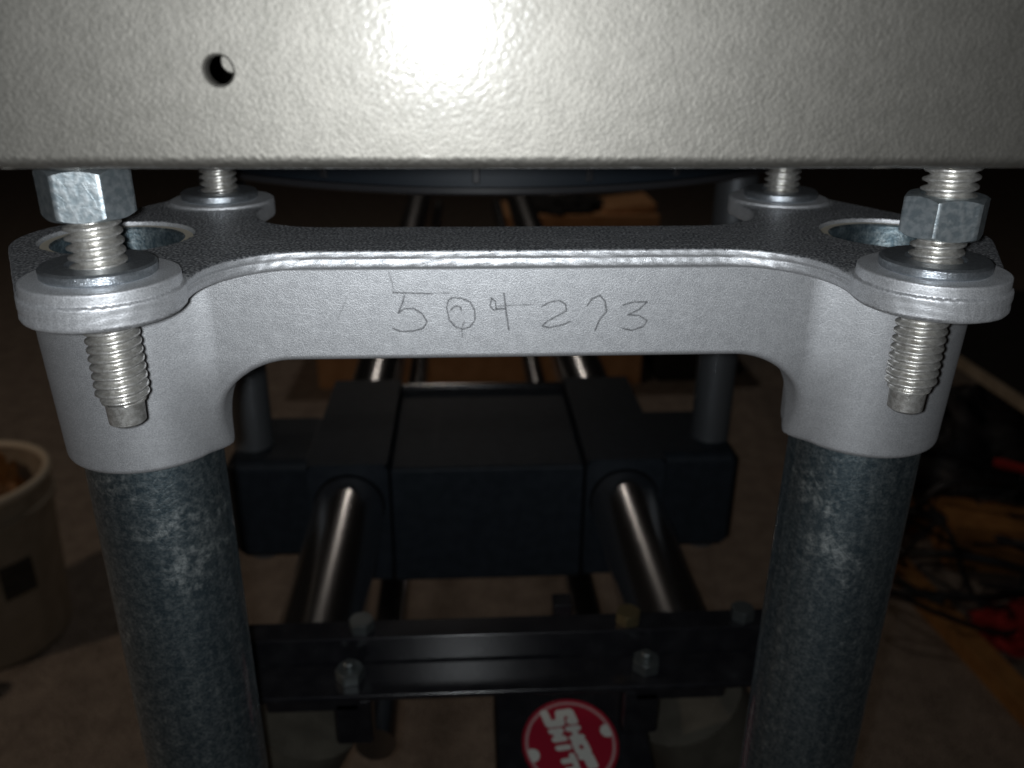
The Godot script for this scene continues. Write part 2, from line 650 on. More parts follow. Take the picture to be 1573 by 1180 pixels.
# ---------------------------------------------------------------- the scene
func _ready() -> void:
	rng.seed = 7
	# camera
	var cam := Camera3D.new()
	cam.name = "camera"
	cam.position = Vector3(0, 1.15, 0)
	cam.basis = Basis(Vector3(0.998304, 0.00787, 0.05769), Vector3(0.015026, 0.922432, -0.385867), Vector3(-0.056252, 0.386079, 0.920749))
	var lens := CameraAttributesPhysical.new()
	lens.frustum_near = 0.01
	lens.frustum_far = 60.0
	lens.frustum_focal_length = 30.0
	lens.frustum_focus_distance = 0.206
	lens.exposure_aperture = 15.0
	cam.attributes = lens
	cam.fov = rad_to_deg(2.0 * atan(590.0 / 1300.0))
	add_child(cam)
	cam.near = 0.01
	cam.far = 60.0
	# a dark room: no sky
	var env := Environment.new()
	env.background_mode = Environment.BG_COLOR
	env.background_color = lin(0.0012, 0.001, 0.0009)
	env.tonemap_mode = Environment.TONE_MAPPER_LINEAR
	env.tonemap_exposure = 1.0
	env.sdfgi_enabled = true
	env.ssao_enabled = true
	env.ssil_enabled = true
	var we := WorldEnvironment.new()
	we.name = "room_air"
	we.environment = env
	add_child(we)
	# the flash beside the lens
	var flash := AreaLight3D.new()
	flash.name = "camera_flash"
	flash.area_size = Vector2(0.004, 0.004)
	flash.light_color = Color(0.965, 0.985, 1.0)
	flash.light_energy = 0.058
	flash.position = Vector3(-0.005, 1.1505, 0.0)
	flash.basis = Basis.from_euler(Vector3(deg_to_rad(-19.0), deg_to_rad(4.0), 0))
	flash.shadow_enabled = true
	add_child(flash)
	# a dim warm lamp far back in the room
	var lamp := OmniLight3D.new()
	lamp.name = "room_lamp"
	lamp.position = Vector3(-0.1, 2.15, -3.1)
	lamp.light_color = Color(1.0, 0.95, 0.9)
	lamp.light_energy = 0.15
	lamp.light_size = 0.06
	lamp.omni_range = 12.0
	lamp.omni_attenuation = 2.0
	lamp.shadow_enabled = true
	add_child(lamp)
	# and another one over the left side of the room
	var lamp2 := OmniLight3D.new()
	lamp2.name = "side_room_lamp"
	lamp2.position = Vector3(-2.2, 2.2, -0.5)
	lamp2.light_color = Color(1.0, 0.9, 0.8)
	lamp2.light_energy = 0.42
	lamp2.light_size = 0.08
	lamp2.omni_range = 12.0
	lamp2.omni_attenuation = 2.0
	lamp2.shadow_enabled = true
	add_child(lamp2)

	# ---- pictures shared by the materials
	var n512 := 512
	var fine := noise_bytes(1, 0.16, 2, n512)
	var mid := noise_bytes(2, 0.035, 4, n512)
	var coarse := noise_bytes(3, 0.012, 5, n512)
	var pebble := noise_bytes(4, 0.11, 2, n512)
	var t_fine := grey_texture(fine, n512)
	var t_mid := grey_texture(mid, n512)
	var t_pebble := grey_texture(pebble, n512)
	var scr := scratch_image(n512, 900, 5, 0.25, fine)
	var scr2 := scratch_image(n512, 260, 6, 1.2, mid)
	var scr3 := scratch_image(n512, 1500, 15, 1.6, fine)
	var t_scr := grey_texture(scr, n512)
	var t_scr2 := grey_texture(scr2, n512)

	var alu := mat(Color.WHITE, 0.52, 0.74, colour_texture(coarse, scr3, 0.16, n512, Color(0.38, 0.387, 0.402), Color(0.71, 0.718, 0.735), 0.2, 0.85), grey_texture(scr3, n512), 0.0045, 29.0)
	var web_mat: StandardMaterial3D = alu.duplicate()
	web_mat.detail_enabled = true
	web_mat.detail_albedo = pencil_texture()
	web_mat.detail_uv_layer = BaseMaterial3D.DETAIL_UV_2
	web_mat.detail_blend_mode = BaseMaterial3D.BLEND_MODE_MIX
	var plate_mat := mat(Color.WHITE, 0.48, 0.88, colour_texture(scr, fine, 0.75, n512, Color(0.2, 0.21, 0.23), Color(0.9, 0.91, 0.93), 0.35, 0.85), t_scr, 0.03, 12.0)
	var stud_mat := mat(Color.WHITE, 0.37, 0.82, colour_texture(mid, fine, 0.6, n512, Color(0.4, 0.385, 0.355), Color(0.74, 0.73, 0.7), 0.25, 0.7), t_fine, 0.006, 30.0)
	var nut_mat := mat(Color.WHITE, 0.34, 0.9, colour_texture(mid, scr2, 0.5, n512, Color(0.34, 0.4, 0.43), Color(0.56, 0.61, 0.63), 0.25, 0.75), grey_texture(scr2, n512), 0.0045, 26.0)
	var washer_mat := mat(Color.WHITE, 0.32, 0.92, colour_texture(mid, scr, 0.4, n512, Color(0.3, 0.33, 0.36), Color(0.58, 0.61, 0.64), 0.3, 0.8), t_scr, 0.008, 35.0)
	# dark plating with paler frosted patches made of short streaks; laid once round each tube
	var big := 1024
	var flecks := scratch_image(big, 9000, 8, 0.9, noise_bytes(9, 0.07, 3, big))
	var speck := noise_bytes(14, 0.13, 3, n512)
	var patches := noise_bytes(10, 0.006, 5, big)
	var veins := noise_bytes(12, 0.03, 4, big)
	var frost := PackedByteArray()
	frost.resize(big * big)
	for j in big:
		for i in big:
			var q := j * big + i
			var here := 0.0
			for spot in [[36.0, 622.0, 0.5], [470.0, 640.0, 0.7], [140.0, 520.0, -0.3], [560.0, 505.0, 0.2], [880.0, 800.0, 0.4]]:
				var sv: float = (j - spot[1]) / 92.0
				var su: float = fposmod(i - spot[0] + 512.0, 1024.0) - 512.0
				su = su / 84.0 + sv * spot[2]
				here += exp(-su * su - sv * sv)
			var k := smoothstep(0.58, 0.9, patches[q] * 0.0021 + veins[q] * 0.00125 + here * 0.27)
			var draw := veins[(j / 24) * big + i] * 0.14
			frost[q] = int(clampf(speck[(j % n512) * n512 + (i % n512)] * 0.16 + flecks[q] * 0.24 + veins[q] * 0.22 + draw - 26.0 + k * (14.0 + 0.3 * flecks[q]), 0.0, 255.0))
	var zinc := mat(Color.WHITE, 0.47, 0.97, colour_texture(frost, frost, 0.5, big, Color(0.105, 0.155, 0.185), Color(0.92, 1.0, 1.0), 0.1, 0.95), grey_texture(flecks, big), 0.005, 1.0)
	zinc.clearcoat_enabled = true
	zinc.clearcoat = 0.8
	zinc.clearcoat_roughness = 0.08
	zinc.uv1_triplanar = false
	zinc.uv1_scale = Vector3(1.0, 7.5, 1.0)
	var paint := mat(Color.WHITE, 0.58, 0.96, colour_texture(pebble, coarse, 0.6, n512, Color(0.162, 0.154, 0.138), Color(0.196, 0.187, 0.168), 0.3, 0.7), t_pebble, 0.003, 24.0)
	paint.clearcoat_enabled = true
	paint.clearcoat = 0.9
	paint.clearcoat_roughness = 0.12
	var chrome := mat(lin(0.64, 0.64, 0.65), 0.23, 1.0, null, t_mid, 0.001, 12.0)
	var iron := mat(Color.WHITE, 0.55, 0.0, colour_texture(coarse, fine, 0.6, n512, Color(0.012, 0.016, 0.021), Color(0.019, 0.024, 0.031), 0.2, 0.8), t_pebble, 0.02, 12.0)
	iron.metallic_specular = 0.3
	var riser := mat(lin(0.16, 0.17, 0.18), 0.45, 0.6, null, t_fine, 0.004, 10.0)
	var bolt_mat := mat(lin(0.14, 0.155, 0.155), 0.42, 0.8, null, t_fine, 0.004, 40.0)
	var black := mat(Color.WHITE, 0.2, 0.0, colour_texture(coarse, scr, 0.7, n512, Color(0.009, 0.009, 0.011), Color(0.017, 0.017, 0.019), 0.3, 0.9), t_fine, 0.003, 10.0)
	var dull := mat(Color.WHITE, 0.6, 0.1, colour_texture(coarse, fine, 0.7, n512, Color(0.05, 0.046, 0.036), Color(0.09, 0.083, 0.066), 0.2, 0.8), t_fine, 0.02, 6.0)
	var carpet := mat(Color.WHITE, 0.95, 0.0, colour_texture(coarse, fine, 0.2, n512, Color(0.15, 0.122, 0.1), Color(0.6, 0.5, 0.42), 0.2, 0.8), t_fine, 0.4, 2.2)
	var card := mat(Color.WHITE, 0.85, 0.0, colour_texture(coarse, fine, 0.7, n512, Color(0.52, 0.27, 0.12), Color(0.64, 0.35, 0.17), 0.2, 0.8), t_fine, 0.03, 2.0)
	var wood := mat(Color.WHITE, 0.7, 0.0, colour_texture(coarse, scr, 0.5, n512, Color(0.45, 0.2, 0.06), Color(0.66, 0.33, 0.11), 0.2, 0.8), t_fine, 0.03, 3.0)
	var plastic := mat(Color.WHITE, 0.5, 0.0, colour_texture(coarse, fine, 0.7, n512, Color(0.4, 0.33, 0.24), Color(0.55, 0.47, 0.36), 0.2, 0.8), t_fine, 0.02, 3.0)
	var cloth_black := mat(Color.WHITE, 0.9, 0.0, colour_texture(coarse, fine, 0.5, n512, Color(0.012, 0.012, 0.013), Color(0.03, 0.028, 0.027), 0.2, 0.8), t_fine, 0.08, 4.0)
	var rubber := mat(lin(0.03, 0.03, 0.033), 0.35)
	var red_cloth := mat(lin(0.5, 0.03, 0.025), 0.8, 0.0, null, t_mid, 0.1, 6.0)

	# ---- the setting: only the floor shows
	var fl := MeshInstance3D.new()
	fl.name = "carpet_floor"
	var fb := Builder.new()
	fb.box(Vector3(0, -0.01, -3.0), Vector3(14, 0.02, 14))
	fl.mesh = fb.mesh()
	fl.material_override = carpet
	fl.set_meta("kind", "structure")
	fl.set_meta("label", "brown short pile carpet under the machine")
	add_child(fl)

	build_yoke(alu, web_mat, plate_mat)
	build_posts(zinc, mat(lin(0.55, 0.5, 0.4), 0.5, 0.3, null, t_scr, 0.004, 30.0))
	build_fasteners(stud_mat, nut_mat, washer_mat)
	build_housing(paint, stud_mat, black)
	build_bench(chrome, iron, black, dull, bolt_mat, riser)
	build_surroundings(card, wood, plastic, cloth_black, rubber, red_cloth, dull, iron)


func build_yoke(alu: Material, web_mat: Material, plate_mat: Material) -> void:
	var y := thing("cast_yoke", "grey cast aluminium yoke joining two posts, with 504273 pencilled on its web", "bracket", YOKE_AT)
	var parts := yoke_parts()
	var ids := parts.keys()
	ids.sort()
	for id in ids:
		var m: Material = web_mat if id == "web" else plate_mat if id == "top_plate" else alu
		var called: String = id.split(" ")[0]
		if called.begins_with("stud_lobe"):
			called = "stud_lobe"
		part(called, parts[id], m, y)


func build_posts(zinc: Material, cut: Material) -> void:
	# steel tubes standing on the carpet, their tops just below the plate of the yoke
	var b := Builder.new()
	var top := YOKE_AT.y - 0.0012
	b.lathe([Vector2(0.0168, 0.0), Vector2(0.0193, 0.0), Vector2(0.0198, 0.0005), Vector2(0.0198, top - 0.0004), Vector2(0.0194, top - 0.00001)], 96)
	b.lathe([Vector2(0.0172, top - 0.00001), Vector2(0.0168, top - 0.0006), Vector2(0.0168, 0.0)], 96)
	var ring := Builder.new()
	ring.lathe([Vector2(0.0194, top), Vector2(0.0172, top)], 96)
	var p := thing("tubular_post", "blotchy dark zinc steel tube post in the left socket of the cast yoke", "post", Vector3(YOKE_AT.x - 0.109, 0, YOKE_AT.z), "posts that carry the yoke")
	part("tube", b, zinc, p)
	part("cut_end", ring, cut, p)
	copy(p, "tubular_post", Vector3(YOKE_AT.x + 0.109, 0, YOKE_AT.z), "blotchy dark zinc steel tube post in the right socket of the cast yoke").rotation.y = 2.4


func build_fasteners(stud_mat: Material, nut_mat: Material, washer_mat: Material) -> void:
	var base := YOKE_AT.y - 0.0326
	var s := thing("threaded_stud", "bare steel stud through the front left lobe, its tip beside the left socket", "stud", Vector3(YOKE_AT.x - 0.0936, base, YOKE_AT.z + 0.051), "studs that hang from the silver housing")
	var thread := thread_mesh(BOX_BOTTOM - base - 0.0058, 0.0059, 0.0014, 0.0021, 0.0022)
	part("thread", thread, stud_mat, s, Vector3(0, 0.0056, 0))
	var tip := Builder.new()
	tip.lathe([Vector2(0.0, 0.0), Vector2(0.0033, 0.0), Vector2(0.0041, 0.0006), Vector2(0.0043, 0.0056), Vector2(0.0049, 0.0058)], 40)
	part("dog_point", tip, stud_mat, s)
	copy(s, "threaded_stud", Vector3(YOKE_AT.x + 0.0936, base, YOKE_AT.z + 0.051), "bare steel stud through the front right lobe, its tip beside the right socket").rotation.y = 2.1
	copy(s, "threaded_stud", Vector3(YOKE_AT.x - 0.0942, base, YOKE_AT.z - 0.051), "rear steel stud standing behind the left post hole").rotation.y = 4.0
	copy(s, "threaded_stud", Vector3(YOKE_AT.x + 0.0942, base, YOKE_AT.z - 0.051), "rear steel stud standing behind the right post hole").rotation.y = 1.0
	# nuts: the left one is screwed up close under the housing
	solo("hex_nut", hex_mesh(0.0164, 0.0105, 0.0057, deg_to_rad(41.0)), nut_mat, "zinc hex nut run up against the housing on the front left stud", "nut", Vector3(YOKE_AT.x - 0.0936, YOKE_AT.y + 0.0158, YOKE_AT.z + 0.051), "nuts on the front studs")
	solo("hex_nut", hex_mesh(0.0162, 0.0092, 0.0057, deg_to_rad(-39.0)), nut_mat, "zinc hex nut halfway up the front right stud, thread showing above and below", "nut", Vector3(YOKE_AT.x + 0.0936, YOKE_AT.y + 0.0108, YOKE_AT.z + 0.051), "nuts on the front studs")
	var w := washer_mesh(0.0121, 0.0067, 0.0025)
	var lay := YOKE_AT.y + 0.0032
	var lay_rear := YOKE_AT.y + 0.0011
	solo("flat_washer", w, washer_mat, "bluish flat washer round the front left stud on its cast lobe", "washer", Vector3(YOKE_AT.x - 0.094, lay, YOKE_AT.z + 0.0505), "flat washers on the yoke")
	solo("flat_washer", w, washer_mat, "bluish flat washer round the front right stud on its cast lobe", "washer", Vector3(YOKE_AT.x + 0.0936, lay, YOKE_AT.z + 0.0512), "flat washers on the yoke")
	solo("flat_washer", w, washer_mat, "flat washer round the rear stud behind the left post hole", "washer", Vector3(YOKE_AT.x - 0.0944, lay_rear, YOKE_AT.z - 0.051), "flat washers on the yoke")
	solo("flat_washer", w, washer_mat, "flat washer round the rear stud behind the right post hole", "washer", Vector3(YOKE_AT.x + 0.0941, lay_rear, YOKE_AT.z - 0.0508), "flat washers on the yoke")


func build_housing(paint: Material, steel: Material, black: Material) -> void:
	var x0 := -0.34
	var x1 := 0.37
	var top := 1.25
	var back := -0.79
	var t := 0.003
	var o := thing("machine_housing", "wide silver hammer painted metal housing resting above the studs", "housing", Vector3((x0 + x1) * 0.5, BOX_BOTTOM, PANEL_Z))
	var off := -o.position
	var hole := Vector2(-0.0394, 1.1435)
	var hr := 0.0023
	var f := Builder.new()
	# front sheet: a ring of quads round the drilled hole, plain sheet beyond, rounded lower edge
	var rb := 0.0025
	var lower := BOX_BOTTOM + rb
	for layer in 2:
		var z := PANEL_Z if layer == 0 else PANEL_Z - t
		var nn := Vector3(0, 0, 1 if layer == 0 else -1)
		var step := 0.00035
		var sq := step * 8.0
		var seg := 40
		var start := f.v.size()
		for i in seg + 1:
			var a := TAU * i / seg
			var c := Vector2(cos(a), sin(a))
			var m := maxf(absf(c.x), absf(c.y))
			var lip := hr + (0.0004 if layer == 0 else 0.0)
			f.vert(Vector3(hole.x + c.x * lip, hole.y + c.y * lip, z) + off, nn)
			f.vert(Vector3(hole.x + c.x / m * sq, hole.y + c.y / m * sq, z) + off, nn)
		for i in seg:
			f.quad(start + i * 2, start + i * 2 + 1, start + i * 2 + 3, start + i * 2 + 2)
		if layer == 0:
			# the hammered part in view is a fine mesh whose normals roll with the lacquer
			var nl := 186
			var nr := 460
			var nd := 31
			var nu := 84
			var wave := FastNoiseLite.new()
			wave.seed = 51
			wave.frequency = 1.0
			wave.fractal_octaves = 2
			var cols := nl + 16 + nr
			var first := f.v.size()
			for j in nd + 16 + nu + 1:
				var y := maxf(lower, hole.y - sq + (j - nd) * step)
				for i in cols + 1:
					var x := hole.x - sq + (i - nl) * step
					var u := x * 700.0
					var w := y * 700.0
					var h0 := wave.get_noise_2d(u, w)
					var gx := (wave.get_noise_2d(u + 0.2, w) - h0) * 5.0
					var gy := (wave.get_noise_2d(u, w + 0.2) - h0) * 5.0
					f.vert(Vector3(x, y, z) + off, Vector3(-gx * 0.016, -gy * 0.016, 1.0).normalized())
			for j in nd + 16 + nu:
				for i in cols:
					if i >= nl and i < nl + 16 and j >= nd and j < nd + 16:
						continue
					var q := first + j * (cols + 1) + i
					f.quad(q, q + 1, q + cols + 2, q + cols + 1)
			var rx0 := hole.x - sq - nl * step
			var rx1 := hole.x - sq + (nr + 16) * step
			var ry1 := hole.y - sq + (nu + 16) * step
			for rect in [[x0, lower, rx0, top], [rx1, lower, x1, top], [rx0, ry1, rx1, top]]:
				f.flat_quad(Vector3(rect[0], rect[1], z) + off, Vector3(rect[2], rect[1], z) + off, Vector3(rect[2], rect[3], z) + off, Vector3(rect[0], rect[3], z) + off, nn)
			continue
		var xs := [x0, hole.x - sq, hole.x + sq, x1]
		var ys := [lower, hole.y - sq, hole.y + sq, top]
		for i in 3:
			for j in 3:
				if i == 1 and j == 1:
					continue
				f.flat_quad(Vector3(xs[i], ys[j], z) + off, Vector3(xs[i + 1], ys[j], z) + off, Vector3(xs[i + 1], ys[j + 1], z) + off, Vector3(xs[i], ys[j + 1], z) + off, nn)
	var turn := Basis(Vector3.RIGHT, PI / 2)
	f.lathe([Vector2(hr, -t), Vector2(hr, -0.0004)], 40, Vector3(hole.x, hole.y, PANEL_Z) + off, turn)
	for k in f.n.size():
		pass
	f.lathe([Vector2(hr, -0.0004), Vector2(hr + 0.0004, 0.0)], 40, Vector3(hole.x, hole.y, PANEL_Z) + off, turn)
	# rounded fold to the underside, rolling with the same lacquer
	var roll := FastNoiseLite.new()
	roll.seed = 51
	roll.frequency = 1.0
	roll.fractal_octaves = 2
	var along := [x0]
	for i in 620:
		along.append(-0.108 + i * 0.00038)
	along.append(x1)
	var rows := 13
	var st := f.v.size()
	for i in rows:
		var a := PI / 2 * i / (rows - 1.0)
		var y := lower - sin(a) * rb
		for x in along:
			var u: float = x * 700.0
			var w := (lower - a * rb) * 700.0
			var h0 := roll.get_noise_2d(u, w)
			var gx := (roll.get_noise_2d(u + 0.2, w) - h0) * 5.0
			var gy := (roll.get_noise_2d(u, w + 0.2) - h0) * 5.0
			var chip := maxf(0.0, roll.get_noise_2d(u * 0.11, w * 0.11 + 40.0) - 0.3) * 0.0006
			var nn := Vector3(-gx * 0.04, -sin(a), cos(a)) + Vector3(0, cos(a), sin(a)) * -gy * 0.04
			f.vert(Vector3(x, y + chip * sin(a), PANEL_Z - rb + cos(a) * rb) + off, nn.normalized())
	for i in rows - 1:
		for k in along.size() - 1:
			var q := st + i * along.size() + k
			f.quad(q, q + 1, q + along.size() + 1, q + along.size())
	part("front_panel", f, paint, o)
	var b := Builder.new()
	b.box(Vector3((x0 + x1) * 0.5, BOX_BOTTOM + t * 0.5, (PANEL_Z - rb + back) * 0.5) + off, Vector3(x1 - x0, t, PANEL_Z - rb - back))
	part("bottom_panel", b, paint, o)
	b = Builder.new()
	b.box(Vector3((x0 + x1) * 0.5, top + t * 0.5, (PANEL_Z + back) * 0.5) + off, Vector3(x1 - x0, t, PANEL_Z - back))
	part("top_panel", b, paint, o)
	b = Builder.new()
	b.box(Vector3((x0 + x1) * 0.5, (top + BOX_BOTTOM + t) * 0.5, back + t * 0.5) + off, Vector3(x1 - x0, top - BOX_BOTTOM - t - 0.0002, t))
	part("back_panel", b, paint, o)
	for x in [x0 + t * 0.5, x1 - t * 0.5]:
		b = Builder.new()
		b.box(Vector3(x, (top + BOX_BOTTOM + t) * 0.5, (PANEL_Z - t + back + t) * 0.5) + off, Vector3(t, top - BOX_BOTTOM - t - 0.0002, PANEL_Z - t - back - t - 0.0002))
		part("side_panel", b, paint, o)
	# pale boss that shows inside the drilled hole
	b = Builder.new()
	b.lathe([Vector2(0.0, 0.0), Vector2(0.0017, 0.0), Vector2(0.002, -0.0004), Vector2(0.002, -0.05)], 28, Vector3(hole.x + 0.0011, hole.y + 0.0012, PANEL_Z - 0.005) + off, turn)
	part("inner_boss", b, paint, o)


func build_bench(chrome: Material, iron: Material, black: Material, dull: Material, zinc_bolt: Material, riser: Material) -> void:
	var mx := 0.0155
	var rail_y := 0.843
	# way tubes
	var along := Basis(Vector3.RIGHT, PI / 2)
	var b := Builder.new()
	var zl := 1.75
	b.lathe([Vector2(0.0, -zl), Vector2(0.0235, -zl), Vector2(0.0235, 0.0), Vector2(0.0, 0.0)], 64, Vector3.ZERO, along)
	solo("way_tube", b, chrome, "polished steel way tube running back through the left sleeve of the carriage", "tube", Vector3(mx - 0.0965, rail_y, -0.361), "steel way tubes")
	solo("way_tube", b, chrome, "polished steel way tube running back through the right sleeve of the carriage", "tube", Vector3(mx + 0.0965, rail_y, -0.361), "steel way tubes")
	b = Builder.new()
	b.lathe([Vector2(0.0, -zl), Vector2(0.0125, -zl), Vector2(0.0125, 0.0), Vector2(0.0, 0.0)], 40, Vector3.ZERO, along)
	solo("lower_bench_tube", b, chrome, "thinner steel tube low down inside the left way tube", "tube", Vector3(mx - 0.0735, 0.742, -0.40), "thin lower tubes")
	solo("lower_bench_tube", b, chrome, "thinner steel tube low down inside the right way tube", "tube", Vector3(mx + 0.0735, 0.742, -0.40), "thin lower tubes")

	# carriage with two sleeves
	var c := thing("carriage", "dark blue grey cast carriage sliding on the two way tubes", "carriage", Vector3(mx, 0.776, -0.593))
	for s in [-1.0, 1.0]:
		b = Builder.new()
		var arch := PackedVector2Array([Vector2(-0.0275, -0.035), Vector2(-0.0275, 0.093), Vector2(-0.0235, 0.099), Vector2(0.0235, 0.099), Vector2(0.0275, 0.093), Vector2(0.0275, -0.035)])
		# sleeve block with its bore left open at the front: a ring of faces round the tube
		var outer := []
		var seg := 48
		var zf := 0.076
		for zz in [zf, -zf]:
			var st := b.v.size()
			for i in seg + 1:
				var a := TAU * i / seg
				var d := Vector2(cos(a), sin(a))
				var q := d / maxf(absf(d.x) / 0.0275, absf(d.y) / (0.032 if d.y > 0 else 0.062))
				var rr := d * 0.0247
				b.vert(Vector3(s * 0.0965 + rr.x, rail_y - 0.776 + rr.y, zz), Vector3(0, 0, signf(zz)))
				b.vert(Vector3(s * 0.0965 + q.x, rail_y - 0.776 + q.y, zz), Vector3(0, 0, signf(zz)))
			for i in seg:
				b.quad(st + i * 2, st + i * 2 + 1, st + i * 2 + 3, st + i * 2 + 2)
		b.lathe([Vector2(0.0247, zf), Vector2(0.0247, -zf)], 48, Vector3(s * 0.0965, rail_y - 0.776, 0), along)
		var wx := 0.0275
		var yt := rail_y - 0.776 + 0.032
		var yb := rail_y - 0.776 - 0.062
		var cx: float = s * 0.0965
		b.flat_quad(Vector3(cx - wx, yt, zf), Vector3(cx + wx, yt, zf), Vector3(cx + wx, yt, -zf), Vector3(cx - wx, yt, -zf), Vector3.UP)
		b.flat_quad(Vector3(cx - wx, yb, zf), Vector3(cx + wx, yb, zf), Vector3(cx + wx, yb, -zf), Vector3(cx - wx, yb, -zf), Vector3.DOWN)
		b.flat_quad(Vector3(cx - wx, yb, zf), Vector3(cx - wx, yt, zf), Vector3(cx - wx, yt, -zf), Vector3(cx - wx, yb, -zf), Vector3.LEFT)
		b.flat_quad(Vector3(cx + wx, yb, zf), Vector3(cx + wx, yt, zf), Vector3(cx + wx, yt, -zf), Vector3(cx + wx, yb, -zf), Vector3.RIGHT)
		part("sleeve", b, iron, c)
		b = Builder.new()
		b.box(Vector3(s * 0.158, 0.042, 0.0), Vector3(0.067, 0.084, 0.085), 0.008)
		part("clamp_wing", b, iron, c)
	b = Builder.new()
	b.box(Vector3(0, 0.047, 0.003), Vector3(0.137, 0.094, 0.142), 0.003)
	part("bridge", b, iron, c)
	b = Builder.new()
	b.box(Vector3(0, 0.096, -0.062), Vector3(0.137, 0.008, 0.008), 0.002)
	part("rear_rib", b, black, c)
	# grey tubes standing in the wings of the carriage
	b = Builder.new()
	b.lathe([Vector2(0.0, 0.0), Vector2(0.0145, 0.0), Vector2(0.0145, 0.36), Vector2(0.0, 0.36)], 40)
	solo("riser_tube", b, riser, "dim grey tube standing in the left wing of the carriage", "tube", Vector3(mx - 0.1745, 0.7665, -0.583), "riser tubes in the carriage wings")
	solo("riser_tube", b, riser, "dim grey tube standing in the right wing of the carriage", "tube", Vector3(mx + 0.1745, 0.7665, -0.583), "riser tubes in the carriage wings")

	# black cross bar bolted across the ends of the way tubes
	var x0 := -0.136
	var x1 := 0.165
	var k := thing("cross_bar", "black painted stepped steel bar bolted across the ends of the way tubes", "bar", Vector3((x0 + x1) * 0.5, 0.85, -0.353))
	var off := -k.position
	b = Builder.new()
	b.box(Vector3((x0 + x1) * 0.5, 0.858, -0.353) + off, Vector3(x1 - x0, 0.02, 0.0148), 0.0012)
	part("upper_bar", b, black, k)
	b = Builder.new()
	b.box(Vector3((x0 + x1) * 0.5, 0.8505, -0.3338) + off, Vector3(x1 - x0, 0.0045, 0.0232), 0.0015)
	part("lower_flange", b, black, k)
	for s in [-1.0, 1.0]:
		b = Builder.new()
		b.box(Vector3(mx + s * 0.0965, 0.834, -0.352) + off, Vector3(0.05, 0.028, 0.0125), 0.002)
		b.box(Vector3(mx + s * 0.0965 + s * -0.02, 0.812, -0.352) + off, Vector3(0.02, 0.03, 0.0125), 0.002)
		part("tube_end_bracket", b, black, k)
	var bolts := [
		[-0.054, 0.868, -0.3535, 0.0115, "dull hex bolt head on top of the black cross bar by the left way tube"],
		[0.083, 0.868, -0.3535, 0.0115, "brassy hex bolt head on top of the black cross bar inside the right way tube"],
		[0.143, 0.868, -0.3535, 0.011, "dark hex bolt head on the black cross bar next to the right post"],
		[-0.0586, 0.853, -0.335, 0.0125, "pale hex bolt on the cross bar's step, by the left way tube"],
		[0.0894, 0.853, -0.335, 0.0125, "pale hex bolt on the cross bar's step, by the right way tube"],
	]
	var brass := mat(lin(0.32, 0.26, 0.14), 0.35, 0.9)
	for d in bolts:
		var t := thing("hex_bolt", d[4], "bolt", Vector3(d[0], d[1], d[2]), "bolts on the black cross bar")
		part("head", hex_mesh(d[3], 0.0058, 0.0, rng.randf() * 1.0, false), brass if d[0] == 0.083 else zinc_bolt, t)
		if d[1] < 0.86:
			var e := Builder.new()
			e.lathe([Vector2(0.0029, 0.0058), Vector2(0.0029, 0.0092), Vector2(0.0022, 0.0098), Vector2(0.0, 0.0098)], 20)
			part("shank_end", e, zinc_bolt, t)

	# splayed legs of the bench
	for s in [-1.0, 1.0]:
		b = Builder.new()
		var path := PackedVector3Array()
		for i in 14:
			var u := i / 13.0
			var y := lerpf(0.79, 0.0, u)
			path.append(Vector3(s * (0.035 + 0.2 * u + 0.04 * smoothstep(0.0, 0.2, u)), y, -0.08 * u))
		b.tube(path, 0.036, 24)
		solo("splayed_leg", b, dull, "dull olive brown leg spreading from under the %s end of the cross bar" % ("left" if s < 0 else "right"), "leg", Vector3(mx + s * 0.075, 0, -0.385), "legs of the machine bench")

	# badge on a dark box below the bar
	var tilt := Basis(Vector3.RIGHT, deg_to_rad(14.0))
	var lb := thing("badge_box", "dark box below the cross bar with a round red badge on its lid", "box", Vector3(0.056, 0.76, -0.345))
	b = Builder.new()
	b.box(Vector3(0, 0.018, 0), Vector3(0.084, 0.036, 0.088), 0.003, tilt)
	part("lid", b, black, lb)
	b = Builder.new()
	b.box(Vector3(-0.002, 0.052, -0.052), Vector3(0.011, 0.075, 0.012), 0.001)
	part("hanger", b, black, lb)
	var disc := Builder.new()
	var m0 := disc.vert(Vector3.ZERO, Vector3.UP, Vector2(0.5, 0.5))
	# the words read from the back of the lid towards the front
	var turned := deg_to_rad(-73.0)
	for i in 73:
		var a := TAU * i / 72.0
		disc.vert(Vector3(cos(a), 0, -sin(a)) * 0.0252, Vector3.UP, Vector2(0.5 + 0.5 * cos(a - turned), 0.5 - 0.5 * sin(a - turned)))
	for i in 72:
		disc.tri(m0, m0 + 1 + i, m0 + 2 + i)
	disc.lathe([Vector2(0.026, -0.0008), Vector2(0.026, 0.0003), Vector2(0.0256, 0.0006), Vector2(0.0252, 0.0)], 72)
	var bm := StandardMaterial3D.new()
	bm.albedo_texture = badge_texture()
	bm.roughness = 0.35
	var bd := part("round_badge", disc, bm, lb, tilt * Vector3(-0.002, 0.0, -0.002) + Vector3(0, 0.018, 0) + tilt * Vector3(0, 0.019, 0))
	bd.basis = tilt
	bd.set_meta("label", "round red badge with white lettering and ring")


